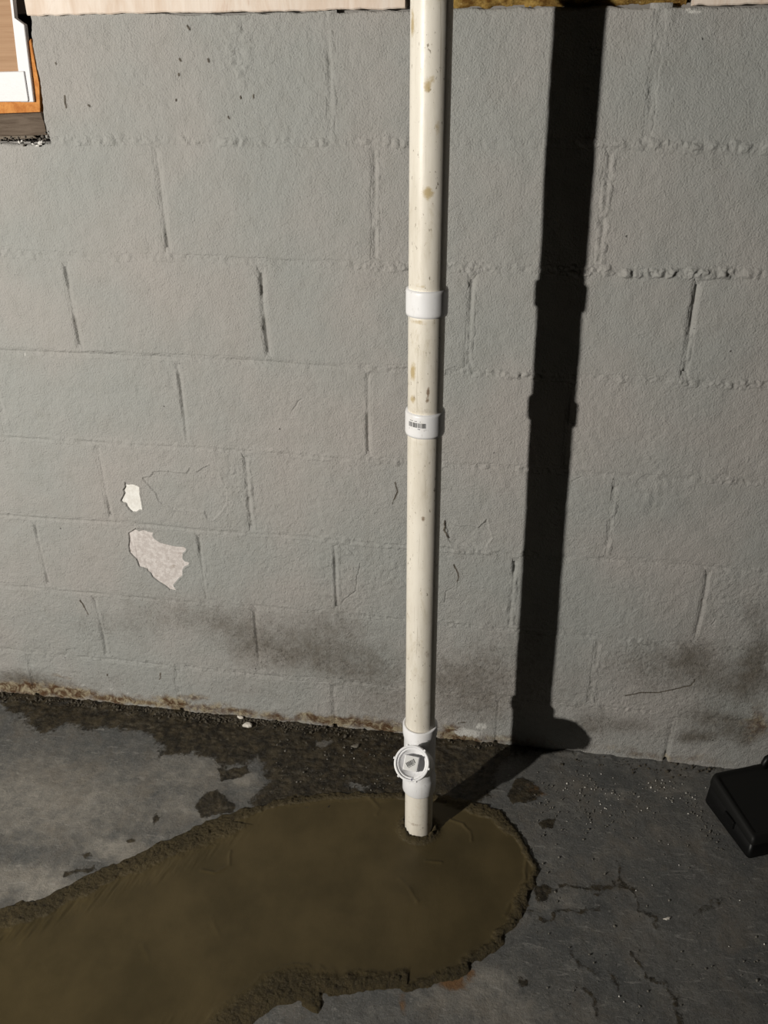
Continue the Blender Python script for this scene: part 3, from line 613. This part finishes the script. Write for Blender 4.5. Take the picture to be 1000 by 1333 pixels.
pipe = empty('drain_pipe', (PIPE_B[0], PIPE_B[1], 0)); tag(pipe, 'tall white plastic drain pipe with couplings and a cleanout tee', 'pipe')
lean = Vector((PIPE_T[0]-PIPE_B[0], PIPE_T[1]-PIPE_B[1], 1.6)).normalized()
pipe.rotation_mode = 'QUATERNION'; pipe.rotation_quaternion = Vector((0, 0, 1)).rotation_difference(lean)
Rp = .0296
def pipe_marks(u, v, mark):                           # pixel on the pipe -> (angle, height) on its front
    d = _ray([(u, v)])[0]; t = (PIPE_B[1]+(.022 * (v < 700))-Rp*.8-EYE[1])/d[1]; p = EYE+d*t
    zz = p[2]; ax = PIPE_B[0]+(PIPE_T[0]-PIPE_B[0])*zz/1.6; s = max(-.95, min(.95, (p[0]-ax-.003)/Rp)); view = math.atan2(EYE[1]-PIPE_B[1], EYE[0]-ax)
    return (-math.pi/2+.1+math.asin(s), zz, *mark)
MARKS = [pipe_marks(u, v, (ru, rv, a, ch)) for u, v, ru, rv, a, ch in ((556, 112, .22, .010, .75, 0), (562, 104, .2, .006, .6, 0), (536, 30, .2, .022, .7, 0), (557, 252, .3, .010, .8, 0), (569, 168, .2, .012, .5, 0), (545, 420, .7, .003, .7, 0), (538, 485, .25, .018, .75, 0), (538, 520, .3, .008, .6, 0),
         (558, 510, .10, .009, .9, 1), (557, 520, .12, .006, .7, 1), (540, 518, .1, .008, .5, 1), (556, 534, .4, .004, .5, 1), (552, 576, .6, .003, .4, 0), (552, 672, .15, .006, .7, 1), (556, 855, .2, .010, .5, 1), (552, 890, .4, .004, .35, 1), (548, 842, .2, .02, .3, 0), (545, 372, .6, .003, .5, 0), (540, 1072, .9, .006, .4, 1), (545, 1050, .5, .02, .3, 0))]
def tube(name, z0, z1, r, mat, seg=72, dz=.004, parent=pipe, wall_t=.004):
    nz = max(3, int((z1-z0)/dz)+1); zs = np.linspace(z0, z1, nz); th = np.linspace(0, 2*math.pi, seg, endpoint=False)
    TH, ZS = np.meshgrid(th, zs, indexing='ij')
    r_ = np.full_like(TH, r); edge = np.minimum(ZS-z0, z1-ZS); r_ -= .0008*np.clip(1-edge/.0012, 0, 1)
    V = np.stack([r_*np.cos(TH), r_*np.sin(TH), ZS], -1).reshape(-1, 3)
    i = np.arange(seg); Fq = []
    for j in range(nz-1): Fq.append(np.stack([i*nz+j, ((i+1) % seg)*nz+j, ((i+1) % seg)*nz+j+1, i*nz+j+1], -1))
    n0 = len(V); inner = []
    for zz, jj in ((z0, 0), (z1, nz-1)):
        inner.append(np.stack([(r-wall_t)*np.cos(th), (r-wall_t)*np.sin(th), np.full(seg, zz)], -1))
    V = np.concatenate([V]+inner)
    i2 = (i+1) % seg
    Fq.append(np.stack([i2*nz, i*nz, n0+i, n0+i2], -1)); Fq.append(np.stack([i*nz+nz-1, i2*nz+nz-1, n0+seg+i2, n0+seg+i], -1)); Fq.append(np.stack([n0+i, n0+seg+i, n0+seg+i2, n0+i2], -1)[:, ::-1])
    A = np.zeros((len(V), 3)); a = np.arctan2(V[:, 1], V[:, 0])
    for (ma, mz, ru, rv, am, ch) in MARKS:
        da = (a-ma+math.pi) % (2*math.pi)-math.pi
        A[:, ch] = np.maximum(A[:, ch], am*np.exp(-(da/ru)**2-((V[:, 2]-mz)/rv)**2))
    return link(name, mesh_np(name, V, np.concatenate(Fq), {'stain': A}), mat, parent)
tube('pipe_length', 1.152, 1.72, Rp, PVC); tube('pipe_length', 0.952, 1.150, Rp, PVC); tube('pipe_length', .275, .950, Rp, PVC); tube('pipe_length', -.01, .150, Rp, PVC)
c1 = tube('coupling', 1.1310, 1.1725, .0336, PVCW, wall_t=.0042); c2 = tube('coupling', .9290, .9705, .0336, PVCW, wall_t=.0042)
c1['label'] = 'upper white coupling'; c2['label'] = 'lower white coupling with a barcode'
# barcode printed on the lower coupling (bars as thin curved slips)
def bars(bm, ang0, ang1, z0, z1, r):
    n = 3; lo_ = []; hi_ = []
    for q in range(n):
        a = ang0+(ang1-ang0)*q/(n-1); lo_.append(bm.verts.new((r*math.cos(a), r*math.sin(a), z0))); hi_.append(bm.verts.new((r*math.cos(a), r*math.sin(a), z1)))
    for q in range(n-1): bm.faces.new((lo_[q], lo_[q+1], hi_[q+1], hi_[q]))
bm = bmesh.new(); rb = random.Random(9); ang = -math.pi/2-.80; zc = .9535; end = ang+.95
while ang < end:
    w = rb.choice((.012, .014, .024, .038)); bars(bm, ang, ang+w, zc-.0045, zc+.0038, .03372); ang += w+rb.choice((.012, .018, .026))
ang = -math.pi/2-.72
for seg_w, gap in ((.05, .02), (.07, .02), (.03, .08), (.03, .02), (.09, .16), (.03, 0)):   # row of tiny print above the bars
    bars(bm, ang, ang+seg_w, zc+.0060, zc+.0070, .03372); ang += seg_w+gap
ang = -math.pi/2-.26
for seg_w, gap in ((.03, .012), (.03, .012), (.04, 0)): bars(bm, ang, ang+seg_w, zc-.0075, zc-.0062, .03372); ang += seg_w+gap
link('barcode', bm_mesh('barcode', bm, False), INK, c2)
# cleanout tee
TEE_Z0, TEE_Z1, BR = .122, .296, .190
bm = bmesh.new()
def lathe_profile(outer, inner_r):
    return outer + [(inner_r, outer[-1][1]), (inner_r, outer[0][1])]
lathe(bm, lathe_profile([(.0345, TEE_Z0), (.0352, TEE_Z0+.0015), (.0352, TEE_Z0+.030), (.0342, TEE_Z0+.036), (.0325, TEE_Z0+.042), (.0325, TEE_Z1-.034), (.0342, TEE_Z1-.028), (.0352, TEE_Z1-.022), (.0352, TEE_Z1-.0015), (.0345, TEE_Z1)], .0298), 72)
yaw_b = math.radians(-2.5)                              # branch points to the room, a touch to the left
B0 = Matrix.Translation((0, 0, BR)) @ Matrix.Rotation(yaw_b, 4, 'Z') @ Matrix.Rotation(math.radians(48), 4, 'X')   # local z runs up the wye branch
lathe(bm, [(.0318, -.005), (.0318, .105), (.0335, .109), (.0346, .112), (.0346, .1355), (.0340, .137), (.0302, .137), (.0298, .136), (.0298, -.005)], 72, B0)
B0 = B0 @ Matrix.Translation((0, 0, .057))
me = bm_mesh('cleanout_tee', bm); tee = link('cleanout_tee', me, PVCW, pipe); tee['label'] = 'white cleanout tee at the pipe foot'
# plug with grip lugs and square boss
bm = bmesh.new()
lathe(bm, [(.0296, .068), (.0296, .0765), (.0290, .0772), (.0262, .0772), (.0256, .0760), (.0256, .0728), (.0001, .0728), (.0001, .068)], 64, B0)
for k in range(6):
    a = k*math.pi/3+.35
    b2 = bmesh.new(); box(b2, -.0022, .0022, .0335, .0368, .070, .0805, .0006, 1)
    for v in b2.verts: v.co = B0 @ (Matrix.Rotation(a, 4, 'Z') @ v.co)
    tmp = bpy.data.meshes.new('t'); b2.to_mesh(tmp); b2.free(); bm.from_mesh(tmp); bpy.data.meshes.remove(tmp)
me = bm_mesh('cleanout_plug', bm); pl = link('cleanout_plug', me, PVCW, tee)
ROT_B = Matrix.Rotation(math.radians(-4), 4, 'Z')
bm = bmesh.new(); box(bm, -.0140, .0140, -.0140, .0140, .0725, .0905, .0010, 2)
for v in bm.verts: v.co = B0 @ (ROT_B @ v.co)
link('square_boss', bm_mesh('square_boss', bm, False), PVCW, tee)
bm = bmesh.new(); box(bm, -.0122, .0122, -.0122, .0122, .0904, .0908)
for v in bm.verts: v.co = B0 @ (ROT_B @ v.co)
link('sticker', bm_mesh('sticker', bm, False), plain('white_sticker', (.70, .70, .69), .05, .6, .25, 60, 0), tee)
bm = bmesh.new(); xx = -.0066; rb = random.Random(5); RS = Matrix.Rotation(math.radians(38), 4, 'Z') @ Matrix.Scale(1.3, 4, (1, 0, 0)) @ Matrix.Scale(1.3, 4, (0, 1, 0))
while xx < .0064:
    w = rb.choice((.0005, .0008, .0012)); box(bm, xx, xx+w, -.0026, .0040, .0907, .0910); xx += w+rb.choice((.0005, .0007))
for xa, xb in ((-.006, -.0035), (-.003, -.001), (.0, .003), (.0035, .005)): box(bm, xa, xb, -.0042, -.0034, .0907, .0910)
for v in bm.verts: v.co = B0 @ (ROT_B @ (RS @ v.co))
link('barcode', bm_mesh('barcode', bm, False), INK, tee)
# purple primer drip and ink tick at the branch lip
bm = bmesh.new()
for pth in ([(.004, -.026), (.0035, -.029), (.0045, -.032)],):
    for (ax_, ay_), (bx_, by_) in zip(pth[:-1], pth[1:]):
        box(bm, min(ax_, bx_)-.0004, max(ax_, bx_)+.0004, by_, ay_, .0800, .0804)
for v in bm.verts: v.co = B0 @ v.co
link('ink_mark', bm_mesh('ink_mark', bm, False), plain('violet_ink', (.04, .03, .12), .2, .5, .3, 60, 0), tee)

# ------------------------------------------------------------------ black plastic case at the right edge
BLACK = plain('black_plastic', (.004, .004, .004), .2, .42, .28, 200, .0003)
ca = Vector((.435, -.900, 0)).normalized(); cb = Vector((.925, .390, 0)).normalized()
CORNER = Vector((1.218, -.264, 0))                    # front-left corner on the floor
case = empty('plastic_case', CORNER, math.atan2(cb.y, cb.x)); tag(case, 'low black plastic case with rounded edges standing on the floor by the wall', 'case')
def rrect(w0, w1, d0, d1, R_, n=7):
    P = []; f = R_*.4
    for cx_, cy_, a0, r in ((w1-R_, d1-R_, 0, R_), (w0+R_, d1-R_, 90, R_), (w0+f, d0+f, 180, f), (w1-f, d0+f, 270, f)):
        for k in range(n): a = math.radians(a0+90*k/(n-1)); P.append((cx_+r*math.cos(a), cy_+r*math.sin(a)))
    return P
def loft(bm, layers):
    rs = [[bm.verts.new((x, y, z*(.97+.42*y/.175) if z > .02 else z)) for x, y in P] for P, z in layers]; n = len(rs[0])
    for a, b in zip(rs[:-1], rs[1:]):
        for i in range(n): bm.faces.new((a[i], a[(i+1) % n], b[(i+1) % n], b[i]))
    bm.faces.new(rs[0]); bm.faces.new(rs[-1])
CW, CD = .205, .175
bm = bmesh.new(); S = lambda i: rrect(i, CW-i, i, CD-i, .020-min(i, .012))
loft(bm, [(S(.004), .001), (S(.0), .004), (S(.001), .014), (S(.003), .040)])
link('case_base', bm_mesh('case_base', bm, True), BLACK, case)
bm = bmesh.new()
loft(bm, [(S(.002), .0405), (S(.0015), .043), (S(.003), .052), (S(.006), .0575), (S(.011), .0595), (S(.014), .0590), (S(.017), .0565), (S(.020), .0562)])
link('case_lid', bm_mesh('case_lid', bm, True), plain('black_lid', (.008, .008, .0075), .2, .55, .22, 200, .0003), case)
bm = bmesh.new(); prof = [(.135, .162, .072), (.135, .164, .084), (.141, .166, .094), (.153, .167, .099), (.172, .167, .099), (.184, .166, .094), (.190, .164, .084), (.190, .162, .072)]
rings = []
for i, (x, y, z) in enumerate(prof):
    p0 = Vector(prof[max(0, i-1)]); p1 = Vector(prof[min(len(prof)-1, i+1)]); t = (p1-p0).normalized(); n1 = t.cross(Vector((0, 1, 0))).normalized(); n2 = t.cross(n1)
    rings.append([bm.verts.new(Vector((x, y, z))+.0075*(n1*math.cos(6.283*k/14)+n2*math.sin(6.283*k/14))) for k in range(14)])
for a, b in zip(rings[:-1], rings[1:]):
    for k in range(14): bm.faces.new((a[k], a[(k+1) % 14], b[(k+1) % 14], b[k]))
bm.faces.new(rings[0]); bm.faces.new(rings[-1])
link('handle', bm_mesh('handle', bm), BLACK, case)
bm = bmesh.new(); box(bm, -.004, .003, .060, .095, .026, .046, .002, 2); link('latch', bm_mesh('latch', bm, False), BLACK, case)
